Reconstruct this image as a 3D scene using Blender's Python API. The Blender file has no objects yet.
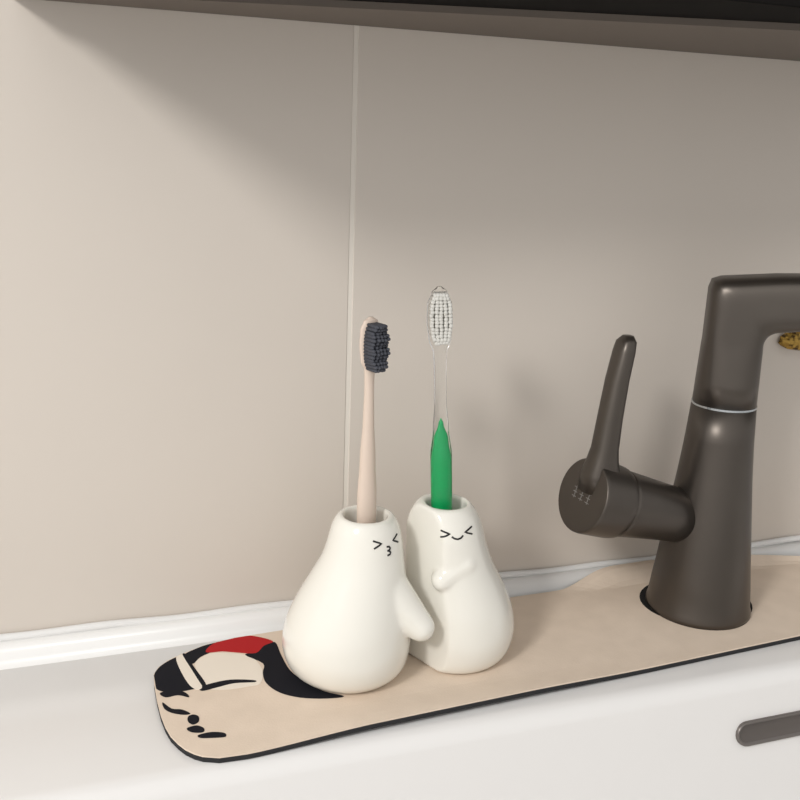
import bpy, bmesh, math, random
from mathutils import Vector, Matrix
from mathutils.bvhtree import BVHTree
random.seed(4)
MM=.001
scn=bpy.context.scene
scn.view_settings.view_transform='Standard'

# ---------------------------------------------------------------- helpers
def srgb(r,g,b):
    f=lambda c:(c/255/12.92) if c/255<=.04045 else ((c/255+.055)/1.055)**2.4
    return (f(r),f(g),f(b),1)
def mat(name,col,rough=.5,metal=0,spec=.5,trans=0,ior=1.45,coat=0,noise=None,bump=None,sss=0):
    m=bpy.data.materials.new(name);m.use_nodes=True;nt=m.node_tree
    b=nt.nodes["Principled BSDF"]
    b.inputs["Base Color"].default_value=col;b.inputs["Roughness"].default_value=rough
    b.inputs["Metallic"].default_value=metal;b.inputs["IOR"].default_value=ior
    b.inputs["Specular IOR Level"].default_value=spec
    b.inputs["Transmission Weight"].default_value=trans
    b.inputs["Coat Weight"].default_value=coat
    tc=nt.nodes.new("ShaderNodeTexCoord")
    if noise:
        sc,col2,lo,hi=noise
        n=nt.nodes.new("ShaderNodeTexNoise");n.inputs["Scale"].default_value=sc;n.inputs["Detail"].default_value=4
        r=nt.nodes.new("ShaderNodeValToRGB");r.color_ramp.elements[0].position=lo;r.color_ramp.elements[1].position=hi
        r.color_ramp.elements[0].color=col;r.color_ramp.elements[1].color=col2
        nt.links.new(tc.outputs["Object"],n.inputs["Vector"]);nt.links.new(n.outputs["Fac"],r.inputs["Fac"])
        nt.links.new(r.outputs["Color"],b.inputs["Base Color"])
    if bump:
        sc,st=bump
        n=nt.nodes.new("ShaderNodeTexNoise");n.inputs["Scale"].default_value=sc
        bp=nt.nodes.new("ShaderNodeBump");bp.inputs["Strength"].default_value=st;bp.inputs["Distance"].default_value=.0005
        nt.links.new(tc.outputs["Object"],n.inputs["Vector"]);nt.links.new(n.outputs["Fac"],bp.inputs["Height"])
        nt.links.new(bp.outputs["Normal"],b.inputs["Normal"])
    return m
def mk(name,verts,faces,mats,parent=None,smooth=False,idx=None,scale=MM):
    me=bpy.data.meshes.new(name);me.from_pydata([tuple(c*scale for c in v) for v in verts],[],faces)
    for m in (mats if isinstance(mats,list) else [mats]): me.materials.append(m)
    if idx:
        for p,i in zip(me.polygons,idx): p.material_index=i
    bm=bmesh.new();bm.from_mesh(me);bmesh.ops.recalc_face_normals(bm,faces=bm.faces);bm.to_mesh(me);bm.free()
    for p in me.polygons:p.use_smooth=smooth
    o=bpy.data.objects.new(name,me);bpy.context.collection.objects.link(o)
    if parent:o.parent=parent
    return o
def empty(name):
    o=bpy.data.objects.new(name,None);bpy.context.collection.objects.link(o);return o
def box(name,a,b,m,parent=None,bevel=0):
    x0,y0,z0=a;x1,y1,z1=b
    v=[(x,y,z) for x in(x0,x1) for y in(y0,y1) for z in(z0,z1)]
    f=[(0,1,3,2),(4,6,7,5),(0,4,5,1),(2,3,7,6),(0,2,6,4),(1,5,7,3)]
    o=mk(name,v,f,m,parent)
    if bevel:
        bv=o.modifiers.new("b","BEVEL");bv.width=bevel*MM;bv.segments=3
        for p in o.data.polygons:p.use_smooth=True
        o.modifiers.new("w","WEIGHTED_NORMAL")
    return o
def loft(rings,cap=(True,True),closed_u=False):
    n=len(rings[0]);v=[p for r in rings for p in r];f=[]
    for i in range(len(rings)-1):
        for j in range(n):
            k=(j+1)%n;f.append((i*n+j,i*n+k,(i+1)*n+k,(i+1)*n+j))
    if cap[0]:f.append(tuple(range(n)))
    if cap[1]:f.append(tuple(range((len(rings)-1)*n,len(rings)*n)))
    return v,f
def merge(parts):
    V=[];F=[];
    for v,f in parts:
        o=len(V);V+=list(v);F+=[tuple(i+o for i in q) for q in f]
    return V,F
def interp(pts,x):
    if x<=pts[0][0]:return pts[0][1]
    for a,b in zip(pts,pts[1:]):
        if x<=b[0]:
            t=(x-a[0])/(b[0]-a[0]);return a[1]+(b[1]-a[1])*t
    return pts[-1][1]
def sst(a,b,x):
    t=min(1,max(0,(x-a)/(b-a)));return t*t*(3-2*t)
def cyl_between(p,q,r0,r1,n=32,prof=None):
    p=Vector(p);q=Vector(q);d=(q-p);L=d.length;d.normalize()
    a=d.orthogonal().normalized();b=d.cross(a)
    prof=prof or [(0,r0),(1,r1)]
    rings=[]
    for t,r in prof:
        c=p+d*L*t
        rings.append([tuple(c+a*math.cos(2*math.pi*i/n)*r+b*math.sin(2*math.pi*i/n)*r) for i in range(n)])
    return loft(rings)
def tube(pts,r,n=8):
    P=[Vector(p) for p in pts];rings=[]
    for i,p in enumerate(P):
        d=(P[min(i+1,len(P)-1)]-P[max(i-1,0)]).normalized()
        a=d.orthogonal().normalized() if i==0 else (a0-d*a0.dot(d)).normalized()
        a0=a;b=d.cross(a)
        rings.append([tuple(p+a*math.cos(2*math.pi*k/n)*r+b*math.sin(2*math.pi*k/n)*r) for k in range(n)])
    return loft(rings)

# ---------------------------------------------------------------- materials
M_tile=mat("wall_tile",srgb(212,203,193),.42,noise=(2.2,srgb(207,198,188),.35,.65))
M_grout=mat("grout",srgb(226,219,209),.7)
M_white=mat("sink_ceramic",srgb(230,228,226),.25,coat=.2)
M_lip=mat("sealant_white",srgb(226,225,223),.35)
M_matt=mat("mat_fabric",srgb(224,207,189),.9,spec=.15,noise=(60,srgb(217,200,182),.3,.7),bump=(900,.25))
M_rub=mat("mat_rubber",srgb(36,36,38),.8)
M_black=mat("print_black",srgb(26,26,32),.85,spec=.2)
M_red=mat("print_red",srgb(176,38,40),.85,spec=.2)
M_pale=mat("print_cream",srgb(232,222,208),.9,spec=.2)
M_cer=mat("glazed_ceramic",srgb(232,229,220),.16,coat=.4)
M_ink=mat("face_ink",srgb(25,25,25),.5)
M_gun=mat("gunmetal",srgb(96,90,84),.38,metal=.86,noise=(9,srgb(87,81,76),.3,.7))
M_ring=mat("steel_ring",srgb(190,195,198),.25,metal=.9)
M_hole=mat("dark_hole",srgb(14,13,13),.9)
M_cabu=mat("cabinet_underside",srgb(112,103,95),.6,spec=.3)
M_cab=mat("cabinet_black",srgb(20,18,17),.8,spec=.1)
M_beige=mat("brush_beige",srgb(214,196,181),.45)
M_bris=mat("bristle_charcoal",srgb(66,68,76),.7)
M_clear=mat("clear_plastic",(.98,.985,.98,1),.08,trans=1,ior=1.33)
M_green=mat("green_plastic",srgb(5,182,104),.3,coat=.3)
M_wbris=mat("bristle_white",srgb(222,220,214),.5,trans=.15,ior=1.2)
M_floor=mat("floor_tile",srgb(150,143,134),.5)
M_gold=mat("gold_foil",srgb(176,142,70),.4,metal=.7,noise=(250,srgb(70,50,20),.45,.6),bump=(300,1))
M_slot=mat("slot_metal",srgb(126,120,116),.35,metal=.8)
M_slot2=mat("slot_inner",srgb(96,90,86),.5,metal=.3)

# ---------------------------------------------------------------- room
wall=empty("wall_back")
box("tile_left",(-1500,0,-860),(-2.6,12,1500),M_tile,wall,.6)
box("tile_right",(.2,0,-860),(1700,12,1500),M_tile,wall,.6)
box("grout_line",(-3.0,.45,-860),(.6,11,1500),M_grout,wall)
box("floor",(-1500,-2200,-880),(1700,12,-860),M_floor)

# ---------------------------------------------------------------- sink
sink=empty("bathroom_sink")
def rrect(cx,cy,hx,hy,r,n=12):
    P=[]
    for q,(sx,sy) in enumerate([(1,1),(-1,1),(-1,-1),(1,-1)]):
        for i in range(n+1):
            a=math.pi/2*(q+i/n)
            P.append((cx+sx*(hx-r)+r*math.cos(a),cy+sy*(hy-r)+r*math.sin(a)))
    return P
bx0,bx1,by0,by1=-480,560,-140,-500
cx,cy,hx,hy,R=(bx0+bx1)/2,(by0+by1)/2,(bx1-bx0)/2,(by0-by1)/2,75
prof=[(-2,-10)]+[(12*math.sin(a),-10-12*(1-math.cos(a))) for a in [math.pi/2*k/10*.84 for k in range(11)]]
prof+=[(16,-38),(20,-56),(25,-74),(31,-93),(39,-106),(50,-114),(68,-117)]
outer=[]
for q,(sx,sy) in enumerate([(1,1),(-1,1),(-1,-1),(1,-1)]):
    X={1:820,-1:-620}[sx];Y={1:-.5,-1:-560}[sy]
    for i in range(13): outer.append((X,Y))
rings=[[(x,y,-60) for x,y in outer],[(x,y,-10) for x,y in outer]]
for d,z in prof: rings.append([(x,y,z) for x,y in rrect(cx,cy,hx-d,hy-d,max(R-d,4),12)])
v,f=loft(rings,cap=(False,True))
o=mk("countertop_basin",v,f,M_white,sink,True)
o.modifiers.new("w","WEIGHTED_NORMAL")
box("vanity_cabinet",(-600,-540,-860),(800,-20,-125),M_white,sink)
P=[(-.3,-11),(-.3,1.5),(-8,1.5),(-11,.6),(-13,-2),(-14,-6),(-15.5,-8.6),(-19,-10.2)]
v=[];f=[]
for x in(-620,820): v+=[(x,y,z) for y,z in P]
n=len(P)
for j in range(n-1): f.append((j,j+1,n+j+1,n+j))
f+=[tuple(range(n)),tuple(range(n,2*n))]
mk("back_lip",v,f,M_lip,sink,True)
pts=[(x,-2.6,2.2+.8*math.sin(x*.021)+.5*math.sin(x*.07)) for x in range(-620,821,8)]
v,f=tube(pts,2.5,10);mk("sealant_bead",v,f,M_lip,sink,True)
# overflow slot on the rear basin wall
def slotpt(a,h,off):
    n=Vector((0,-.976,.235)).normalized();u=Vector((0,-.235,-.976)).normalized()
    p=Vector((245,-158,-44.5))+Vector((1,0,0))*a+u*h+n*off
    return tuple(p)
def stad(L,r,n=10):
    P=[]
    for i in range(n+1):
        a=-math.pi/2+math.pi*i/n;P.append((L+r*math.cos(a),r*math.sin(a)))
    for i in range(n+1):
        a=math.pi/2+math.pi*i/n;P.append((-L+r*math.cos(a),r*math.sin(a)))
    return P
rg=[[slotpt(a,h,o_) for a,h in stad(28,r)] for r,o_ in [(7.8,-1.5),(7.8,1.2),(7.2,1.9),(6.4,1.7),(5.8,.8),(5.6,.6)]]
v,f=loft(rg,(False,True));mk("overflow_slot",v,f,[M_slot,M_slot2],sink,True,idx=[0]*(len(f)-1)+[1])

# ---------------------------------------------------------------- wall cabinet
cab=empty("wall_cabinet")
box("body",(-190,-175,373),(900,-.5,900),M_cab,cab,1)
v=[(-189,-1,369.5),(900,-1,369.5),(900,-173,369.5),(365,-173,369.5),(-113,-47,369.5),(-189,-26,369.5)]
v+=[(x,y,373.2) for x,y,z in v]
n=6
f=[tuple(range(n)),tuple(range(n,2*n))]+[(i,(i+1)%n,n+(i+1)%n,n+i) for i in range(n)]
mk("underside_panel",v,f,M_cabu,cab)

# ---------------------------------------------------------------- mat
dm=empty("drying_mat")
back=[(-134,-64),(-133.3,-54),(-130,-47),(-124,-41),(-116,-36),(-100,-28.5),(-80,-24.5),(-40,-22.5),(113,-20),(160,-19),(180,-14),(205,-8),(240,-6.5),(300,-12),(380,-21),(420,-24)]
front=[(-134,-82),(-133,-104),(-130,-118),(-126,-128),(-122,-134.5),(-116,-139.5),(-108,-142.8),(-92,-143.7),(55,-135.5),(284,-121),(420,-112)]
xs=[-134,-133.3,-132,-130,-127,-124,-120,-116,-112,-108,-104,-100]+[ -100+6.5*i for i in range(1,81)]
def lift(x,y):
    a=8.5*sst(-26,-11,y)*sst(150,200,x)
    b=2.6*sst(-112,-138,y)*sst(-95,-20,x)*(1-.75*sst(70,170,x))
    return a+b
NR=26;top=[];bot=[]
for x in xs:
    b_,f_=interp(back,x),interp(front,x)
    top.append([(x,b_+(f_-b_)*j/NR,-6+lift(x,b_+(f_-b_)*j/NR)) for j in range(NR+1)])
    bot.append([(x,b_+(f_-b_)*j/NR,-9.8+lift(x,b_+(f_-b_)*j/NR)) for j in range(NR+1)])
midc=lambda L:[[(x,y,z+2.9) for x,y,z in r] for r in L]
nx=len(xs);V=[p for r in top for p in r]+[p for r in midc(bot) for p in r]+[p for r in bot for p in r]
K=nx*(NR+1);I=lambda l,i,j:l*K+i*(NR+1)+j
F=[];ID=[]
for i in range(nx-1):
    for j in range(NR):
        F.append((I(0,i,j),I(0,i+1,j),I(0,i+1,j+1),I(0,i,j+1)));ID.append(0)
        F.append((I(2,i,j),I(2,i,j+1),I(2,i+1,j+1),I(2,i+1,j)));ID.append(1)
    for j in(0,NR):
        for l in(0,1):F.append((I(l,i,j),I(l,i+1,j),I(l+1,i+1,j),I(l+1,i,j)));ID.append(l)
for i in(0,nx-1):
    for j in range(NR):
        for l in(0,1):F.append((I(l,i,j),I(l,i,j+1),I(l+1,i,j+1),I(l+1,i,j)));ID.append(l)
mk("mat_body",V,F,[M_matt,M_rub],dm,False,ID)
# printed artwork (artwork sheet units -> mm on the mat)
def art(u,v):
    a=u-190;b=v-690
    return (-114.9+.55*a-.12*b, -76.8-.15*a-1.1*b+(.003*b*b if b>0 else 0))
def inside(x,y):
    x=max(x,-133.4)
    return x,max(min(y,interp(back,x)-.6),interp(front,x)+.6)
def smoothpoly(P,k=4):
    n=len(P);out=[]
    for i in range(n):
        p0,p1,p2,p3=P[i-1],P[i],P[(i+1)%n],P[(i+2)%n]
        for s in range(k):
            u=s/k
            out.append(tuple(.5*((2*b)+(-a+c)*u+(2*a-5*b+4*c-d)*u*u+(-a+3*b-3*c+d)*u**3) for a,b,c,d in zip(p0,p1,p2,p3)))
    return out
def printed(name,pts,m,h=.15):
    pts=smoothpoly(pts)
    n=len(pts);q=[inside(*art(*p)) for p in pts]
    v=[(x,y,-5.95+lift(x,y)) for x,y in q]+[(x,y,-6+h+lift(x,y)) for x,y in q]
    f=[tuple(range(n)),tuple(range(n,2*n))]+[(i,(i+1)%n,n+(i+1)%n,n+i) for i in range(n)]
    mk(name,v,f,m,dm)
printed("print_hair_left",[(153,682),(156,670),(170,660),(182,657),(190,668),(198,686),(190,690),(172,692),(158,690)],M_black,.2)
printed("print_hair_top",[(184,655),(200,647),(218,641),(216,650),(202,657),(194,664),(187,662)],M_black,.22)
printed("print_face",[(196,664),(204,657),(216,653),(245,654),(260,660),(266,672),(262,684),(250,687),(225,690),(206,688),(200,678)],M_pale,.16)
printed("print_band",[(176,658),(183,655),(191,668),(202,686),(198,690),(190,686),(181,672)],M_pale,.3)
printed("print_band_edge",[(183,655),(186,654),(195,668),(206,684),(203,687),(192,670)],M_black,.32)
printed("print_bow",[(208,652),(216,643),(234,637),(250,633.5),(266,634.5),(283,640),(272,645),(262,653),(245,652.5),(226,651)],M_red,.28)
printed("print_hair_right",[(250,655),(262,652),(272,645),(285,641),(289,655),(295,671),(308,683),(325,692),(344,697),(325,699),(300,698),(280,693),(268,684),(266,674),(268,664)],M_black,.26)
printed("print_lash",[(200,688),(212,684),(232,680.5),(255,681),(256,683),(235,684),(215,688.5),(202,691)],M_black,.26)
printed("print_outline_a",[(160,693),(172,690.5),(184,692),(189,697),(178,695),(166,697)],M_black,.26)
printed("print_outline_b",[(163,702),(172,708),(182,709),(190,713),(183,714),(172,712),(165,708)],M_black,.26)
printed("print_finger_a",[(188,716),(193,714),(198,716),(198,721),(193,724),(188,721)],M_black,.26)
printed("print_finger_b",[(187,728),(196,725),(203,728),(202,732),(192,732)],M_black,.26)
printed("print_finger_c",[(198,735),(210,732),(222,733),(223,737),(212,738),(200,738)],M_black,.26)
pts=[(245+41*math.cos(a),-60+35*math.sin(a)) for a in [2*math.pi*i/40 for i in range(40)]]
v=[(x,y,-5.9) for x,y in pts]+[(x,y,-5.6) for x,y in pts]
f=[tuple(range(40)),tuple(range(40,80))]+[(i,(i+1)%40,40+(i+1)%40,40+i) for i in range(40)]
mk("tap_cutout",v,f,M_hole,dm)

# ---------------------------------------------------------------- ceramic holders
def capsule(p,q,r0,r1,n=20,m=10):
    p=Vector(p);q=Vector(q);d=(q-p).normalized();L=(q-p).length
    a=d.orthogonal().normalized();b=d.cross(a);rings=[]
    S=[(-r0*math.cos(t),r0*math.sin(t)) for t in [math.pi/2*(k+.3)/m for k in range(m)]]
    S+=[(0,r0),(L*.5,(r0+r1)/2),(L,r1)]
    S+=[(L+r1*math.sin(t),r1*math.cos(t)) for t in [math.pi/2*(k+.7)/m for k in range(m)]]
    for s,r in S:
        c=p+d*s;rings.append([tuple(c+(a*math.cos(2*math.pi*i/n)+b*math.sin(2*math.pi*i/n))*r) for i in range(n)])
    return loft(rings)
def holder(name,prof,arms,plane,hole,floor=-5.9,rh=12,its=10):
    par=empty(name)
    n=72;rings=[]
    def cr(P,t):
        i=min(int(t),len(P)-2);u=t-i
        p0=P[max(i-1,0)];p1=P[i];p2=P[i+1];p3=P[min(i+2,len(P)-1)]
        return tuple(.5*((2*b)+(-a+c)*u+(2*a-5*b+4*c-d)*u*u+(-a+3*b-3*c+d)*u**3) for a,b,c,d in zip(p0,p1,p2,p3))
    S=[cr(prof,k/5) for k in range((len(prof)-1)*5+1)]
    def ring(h,r,cx,cy,clip=True):
        R=[]
        for i in range(n):
            a=2*math.pi*i/n;x=cx+r*math.cos(a);y=cy+r*math.sin(a)
            if plane and clip:
                nx_,ny_,d=plane;e=nx_*x+ny_*y-d
                if e>0:x-=nx_*e;y-=ny_*e
            R.append((x,y,h+floor))
        return R
    for h,r,cx_,cy_ in S: rings.append(ring(h,r,cx_,cy_))
    hx_,hy_=hole;H=S[-1][0]
    for h,r in [(H+.2,rh+1),(H-1.5,rh),(H-30,rh),(H-60,rh-1),(30,rh-2)]: rings.append(ring(h,r,hx_,hy_,False))
    parts=[loft(rings)]+[capsule(*a) for a in arms]
    V,F=merge(parts)
    o=mk("body",V,F,M_cer,par,True)
    rm=o.modifiers.new("r","REMESH");rm.mode='VOXEL';rm.voxel_size=.001;rm.use_smooth_shade=True
    sm=o.modifiers.new("s","SMOOTH");sm.iterations=its;sm.factor=.5
    bpy.context.view_layer.update()
    dg=bpy.context.evaluated_depsgraph_get()
    bvh=BVHTree.FromObject(o,dg)
    return par,bvh
def facemark(par,bvh,name,center,fdir,strokes,r=.55):
    fd=Vector((fdir[0],fdir[1],0)).normalized();rt=Vector((0,0,1)).cross(fd);up=Vector((0,0,1))
    parts=[]
    for st in strokes:
        pts=[];dense=[]
        for a,b in zip(st,st[1:]):
            for k in range(4):dense.append((a[0]+(b[0]-a[0])*k/4,a[1]+(b[1]-a[1])*k/4))
        dense.append(st[-1])
        for a,b in dense:
            org=(Vector(center)+rt*a+up*b+fd*60)*MM
            hit=bvh.ray_cast(org,-fd)
            if hit[0]:pts.append(hit[0]/MM+hit[1]*.02)
        if len(pts)>1:parts.append(tube(pts,r,8))
    v,f=merge(parts);mk(name,v,f,M_ink,par,True)
h1=[(0,26,-21,-79),(1.5,30,-21,-79),(8,36,-21.5,-79),(20,38.6,-22,-79),(34,37.2,-21,-79),(48,33.4,-18.5,-79),(62,28.4,-15.5,-79),(74,24.4,-13,-79),(85,22,-12,-79),(93,20,-12,-79),(98,17.6,-12,-79),(100.5,15.4,-12,-79)]
p1,b1=holder("ceramic_toothbrush_holder",h1,[((-7,-86,54),(15.5,-104.5,30.5),17.5,8.8)],None,(-12,-79),its=26,rh=12.5)
facemark(p1,b1,"face",(-12,-79,82),(.34,-.94),[
 [(-8.5,3.8),(-3.8,1.8),(-8.5,-.6)],[(9.0,3.8),(4.4,1.8),(9.0,-.6)],
 [(-.8,-.6),(1,-.8),(1.6,-1.8),(1,-2.7),(-.4,-3),(1,-3.3),(1.6,-4.3),(1,-5.4),(-.8,-5.6)]],.55)
h2=[(0,27,50,-76),(1.5,31,50,-76),(8,34.5,51,-76),(20,36,51.5,-76),(34,34.4,50.5,-76),(48,31,48,-76),(62,27.2,44,-76.5),(76,24.6,40.8,-77),(87,23.2,39,-77),(95,20.6,38.5,-77),(100,17.6,38,-77),(102.5,15.4,38,-77)]
p2,b2=holder("ceramic_toothbrush_holder",h2,[((45,-95,63),(31.5,-96.5,55),8.5,7)],(-.93,-.37,8.5),(39.5,-77),its=12,rh=12)
facemark(p2,b2,"face",(41,-77,83),(-.12,-.99),[
 [(-9.6,3.4),(-4.6,1.8),(-9.6,-.6)],[(9.6,4),(4.6,2),(9.6,0)],
 [(-3.6,.2),(-2,-.9),(0,-1.4),(2,-.9),(3.4,.4)]],.55)

# ---------------------------------------------------------------- toothbrushes
def brush(name,base,tip,face,sections,mats,tufts,tm,core=None,coremat=None):
    par=empty(name)
    base=Vector(base);tip=Vector(tip);ax=(tip-base).normalized();L=(tip-base).length
    fd=Vector((face[0],face[1],0));fd=(fd-ax*fd.dot(ax)).normalized();rt=ax.cross(fd)
    def body(secs,nm,m):
        rings=[];N=28;S=[]
        for a,b in zip(secs,secs[1:]):
            for k in range(5):
                t=k/5;t2=t*t*(3-2*t);S.append((a[0]+(b[0]-a[0])*t,)+tuple(p+(q-p)*t2 for p,q in zip(a[1:],b[1:])))
        S.append(secs[-1])
        for s,w,t,off in S:
            c=base+ax*s*L+fd*off
            rings.append([tuple(c+rt*math.cos(2*math.pi*i/N)*w/2+fd*math.sin(2*math.pi*i/N)*t/2) for i in range(N)])
        v,f=loft(rings);mk(nm,v,f,m,par,True)
    body(sections,"handle",mats)
    if core:body(core,"core",coremat)
    s0,s1,w,hgt,rows,cols,off,tr,wav=tufts
    parts=[]
    for i in range(rows):
        u=(i+.5)/rows*2-1
        hw=w/2*math.sqrt(max(0,1-abs(u)**2.5*.8))
        for j in range(cols):
            a=((j+.5)/cols*2-1)*hw
            p=base+ax*(s0+(s1-s0)*(i+.5)/rows)*L+fd*off+rt*a
            hh=hgt*(1+wav*math.sin(i*1.55)-.08*((j+.5)/cols*2-1)**2)
            q=p+fd*hh+Vector([random.uniform(-.3,.3) for _ in range(3)])
            parts.append(cyl_between(p,q,tr,tr,10,[(0,tr),(.85,tr*1.08),(.93,tr*.95),(.98,tr*.6),(1,tr*.2)]))
    v,f=merge(parts);mk("bristles",v,f,tm,par,True)
    return par
brush("toothbrush",(-11,-79,25.5),(-12.8,-80,211),(.35,-.94),
  [(0,6,4,0),(.01,10,7,0),(.2,12,9,0),(.42,12.4,9.5,0),(.55,9.8,8,0),(.68,6.8,6,0),(.78,5.8,5,0),(.835,6.5,4.6,0),(.87,12.5,4.6,0),(.92,14.5,4.8,0),(.965,13.5,4.8,0),(.988,9.5,4.2,0),(1,3,2,0)],
  M_beige,(.842,.984,12,9.5,14,5,1.5,1.05,.10),M_bris)
brush("toothbrush",(41,-76.5,25.5),(27.8,-78,227),(-.25,-.96),
  [(0,6,4,0),(.01,10,7,0),(.2,12,9,0),(.38,13,10,0),(.5,13,9,0),(.58,9.5,7,0),(.66,7.4,5.6,0),(.76,7.4,5,0),(.81,8,4.6,0),(.85,13,4.4,0),(.9,15,4.4,0),(.95,14,4.4,0),(.985,9,4,0),(1,3,2,0)],
  M_clear,(.842,.986,13,8,15,5,1.0,1.2,.04),M_wbris,
  core=[(.012,7,4,0),(.2,9.5,6.5,0),(.38,11.4,8,0),(.48,11,7,0),(.55,7.6,5,0),(.60,2.6,2,0),(.615,.6,.6,0)],coremat=M_green)

# ---------------------------------------------------------------- tap
tap=empty("faucet")
fx,fy=242,-65
def sect(cx,cy,z,r,p=2,n=48):
    R=[]
    for i in range(n):
        a=2*math.pi*i/n;c,s=math.cos(a),math.sin(a);k=(abs(c)**p+abs(s)**p)**(-1/p)
        R.append((cx+r*k*c,cy+r*k*s,z))
    return R
colp=[(-5.8,36),(-3,36),(0,35),(15,33.4),(30,31.6),(50,29.4),(70,27.2),(90,25),(105,23.6),(120,22.4),(143,21)]
v,f=loft([sect(fx,fy-1,z,r) for z,r in colp]);mk("base_column",v,f,M_gun,tap,True)
v,f=loft([sect(fx,fy-1,z,r) for z,r in [(142.8,20.6),(143,21.2),(144.3,21.2),(144.5,20.6)]]);mk("swivel_ring",v,f,M_ring,tap,False)
sd=Vector((.86,-.50,0)).normalized();UZ=Vector((0,0,1))
tilt=math.radians(6);sdir=(sd*math.cos(tilt)+UZ*math.sin(tilt)).normalized()
side=UZ.cross(sd).normalized()
C0=Vector((fx,fy-1,0));hw=18.6;ri=9;PZ=232-2*hw-ri
path=[(C0+UZ*144.5,UZ,20.6,20.6,2.2),(C0+UZ*160,UZ,20,20,2.5),(C0+UZ*(PZ-4),UZ,19,19,3.2)]
piv=C0+sd*(hw+ri)+UZ*PZ
K=16
for k in range(K+1):
    a=(math.pi/2-tilt)*k/K
    m_=max(math.cos(a),math.cos(math.pi/2-tilt-a))
    Rr=min((ri+2*hw)/m_,(ri+2*hw)*1.30)
    dist=(ri+Rr)/2;half=(Rr-ri)/2
    c=piv-sd*dist*math.cos(a)+UZ*dist*math.sin(a)
    t=(sd*math.sin(a)+UZ*math.cos(a)).normalized()
    path.append((c,t,hw,half,3.6))
e=path[-1][0]
for L,w,hh in [(20,18.6,17.6),(60,18,16),(120,17.5,14.5),(146,17,14),(150,15.5,12.6)]:
    path.append((e+sdir*L,sdir,w,hh,3.8))
rings=[];N=56
for c,t,w,hh,p in path:
    up=t.cross(side);R=[]
    for i in range(N):
        a=2*math.pi*i/N;cc,ss=math.cos(a),math.sin(a);k=(abs(cc)**p+abs(ss)**p)**(-1/p)
        R.append(tuple(c+side*w*k*cc+up*hh*k*ss))
    rings.append(R)
v,f=loft(rings);mk("spout",v,f,M_gun,tap,True)
tipc=e+sdir*136
v,f=cyl_between(tipc-UZ*10,tipc-UZ*22,9,9);mk("aerator",v,f,M_ring,tap,True)
S0=Vector((232,-61,60));S1=Vector((137,-70,89));dS=(S1-S0).normalized()
v,f=cyl_between(S0,S1,20,22,48,[(0,18.5),(.3,19.5),(.68,22.4),(.70,22.4),(.705,21.4),(.73,21.4)]);mk("handle_stub",v,f,M_gun,tap,True)
v,f=cyl_between(S0,S1,20,22,48,[(.725,22.8),(.732,24.2),(.78,24.8),(.97,24.8),(.992,24.4),(1.0,23.4)])
mk("handle_cap",v,f,M_gun,tap,True).modifiers.new("w","WEIGHTED_NORMAL")
up=(UZ-dS*dS.z).normalized();rt=up.cross(dS)*-1
parts=[]
for gx in(-7,0,7):
    for k in range(3):
        p=S1+dS*.02+rt*(gx-2)+up*(3-3*k);parts.append(tube([p,p+rt*4.2],.3,6))
    p=S1+dS*.02+rt*gx+up*4;parts.append(tube([p,p-up*8],.3,6))
v,f=merge(parts);mk("cap_engraving",v,f,mat("engraving",srgb(130,126,122),.5,metal=.4),tap)
LV=[((150,-70,92),12,14),((149.5,-70,104),11,12),((149.5,-70.5,112),9.5,9.5),((150,-71,120),8.5,8),((151.5,-71,140),8,7.2),((154,-71,165),8,6.4),((157,-71,184),7.8,5.8),((158,-71,190),7,5.2),((158.8,-71,193.5),3.5,3)]
rings=[]
for c,w,t in LV:
    R=[]
    for i in range(32):
        a=2*math.pi*i/32;cc,ss=math.cos(a),math.sin(a);k=(abs(cc)**2.8+abs(ss)**2.8)**(-1/2.8)
        R.append((c[0]+t*k*cc,c[1]+w*k*ss,c[2]))
    rings.append(R)
v,f=loft(rings);mk("lever",v,f,M_gun,tap,True)

# ---------------------------------------------------------------- gold foil hook on the wall
rng=[]
for s,r in [(0,9),(2,12),(5,12),(8,10),(10,5)]:
    rng.append([(361+ r*1.9*math.cos(2*math.pi*i/24)*(1+.12*random.random()),-.2-s,171+r*.7*math.sin(2*math.pi*i/24)*(1+.15*random.random())) for i in range(24)])
v,f=loft(rng);mk("gold_wall_hook",v,f,M_gold)

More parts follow.
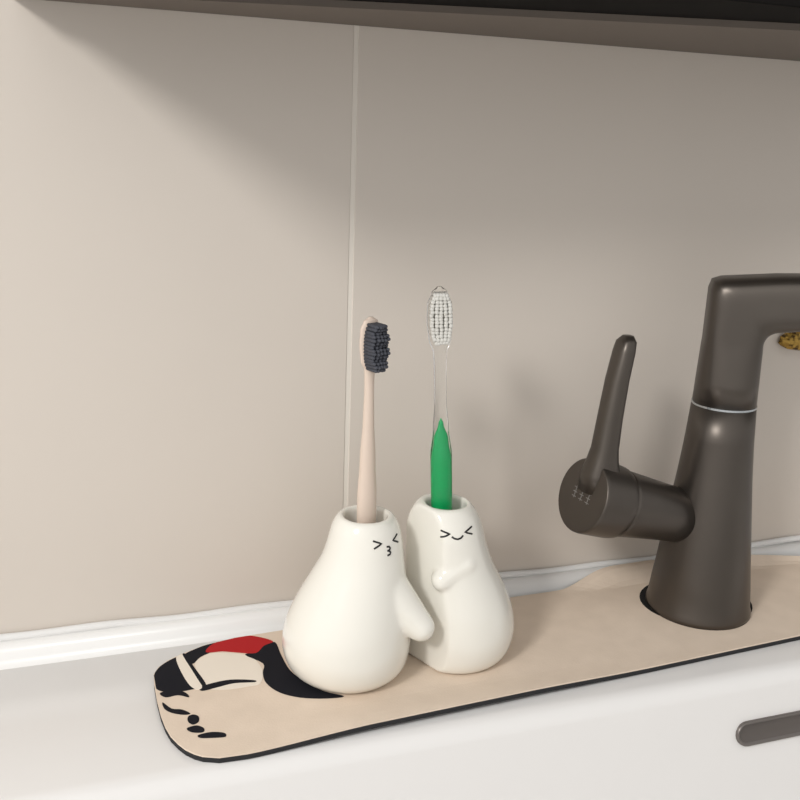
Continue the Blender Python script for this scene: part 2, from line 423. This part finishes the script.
# ---------------------------------------------------------------- light + world
ld=bpy.data.lights.new("ceiling_lamp","AREA");ld.shape='DISK';ld.size=.38;ld.energy=21;ld.color=(1,.985,.96)
lo=bpy.data.objects.new("ceiling_lamp",ld);bpy.context.collection.objects.link(lo)
dv=Vector((-.634,-.537,.555)).normalized();lo.location=dv*2.2
lo.rotation_euler=(-dv).to_track_quat('-Z','Y').to_euler()
w=bpy.data.worlds.new("w");scn.world=w;w.use_nodes=True;nt=w.node_tree
bg=nt.nodes["Background"];tc=nt.nodes.new("ShaderNodeTexCoord");sp=nt.nodes.new("ShaderNodeSeparateXYZ");cr=nt.nodes.new("ShaderNodeValToRGB")
mr=nt.nodes.new("ShaderNodeMapRange");mr.inputs[1].default_value=-1;mr.inputs[2].default_value=1
nt.links.new(tc.outputs["Generated"],sp.inputs[0]);nt.links.new(sp.outputs[2],mr.inputs[0]);nt.links.new(mr.outputs[0],cr.inputs[0])
cr.color_ramp.elements[0].position=.35;cr.color_ramp.elements[0].color=(.80,.79,.775,1)
cr.color_ramp.elements[1].position=.6;cr.color_ramp.elements[1].color=(1,.99,.975,1)
nt.links.new(cr.outputs[0],bg.inputs[0])
mx=nt.nodes.new("ShaderNodeMapRange");mx.interpolation_type='SMOOTHSTEP'
mx.inputs[1].default_value=-.7;mx.inputs[2].default_value=.7;mx.inputs[3].default_value=1.10;mx.inputs[4].default_value=.68
nt.links.new(sp.outputs[0],mx.inputs[0]);nt.links.new(mx.outputs[0],bg.inputs[1])

# ---------------------------------------------------------------- camera
Xc=Vector((.9442,-.3272,.0371)).normalized()
Fw=Vector((.3251,.9085,-.2626));Fw=(Fw-Xc*Fw.dot(Xc)).normalized()
Up=Xc.cross(Fw)
cd=bpy.data.cameras.new("camera");cam=bpy.data.objects.new("camera",cd);bpy.context.collection.objects.link(cam)
Bk=-Fw
cam.matrix_world=Matrix(((Xc.x,Up.x,Bk.x,-.1683),(Xc.y,Up.y,Bk.y,-.5675),(Xc.z,Up.z,Bk.z,.3034),(0,0,0,1)))
cd.sensor_width=36;cd.lens=42.3;cd.clip_start=.01
scn.camera=cam
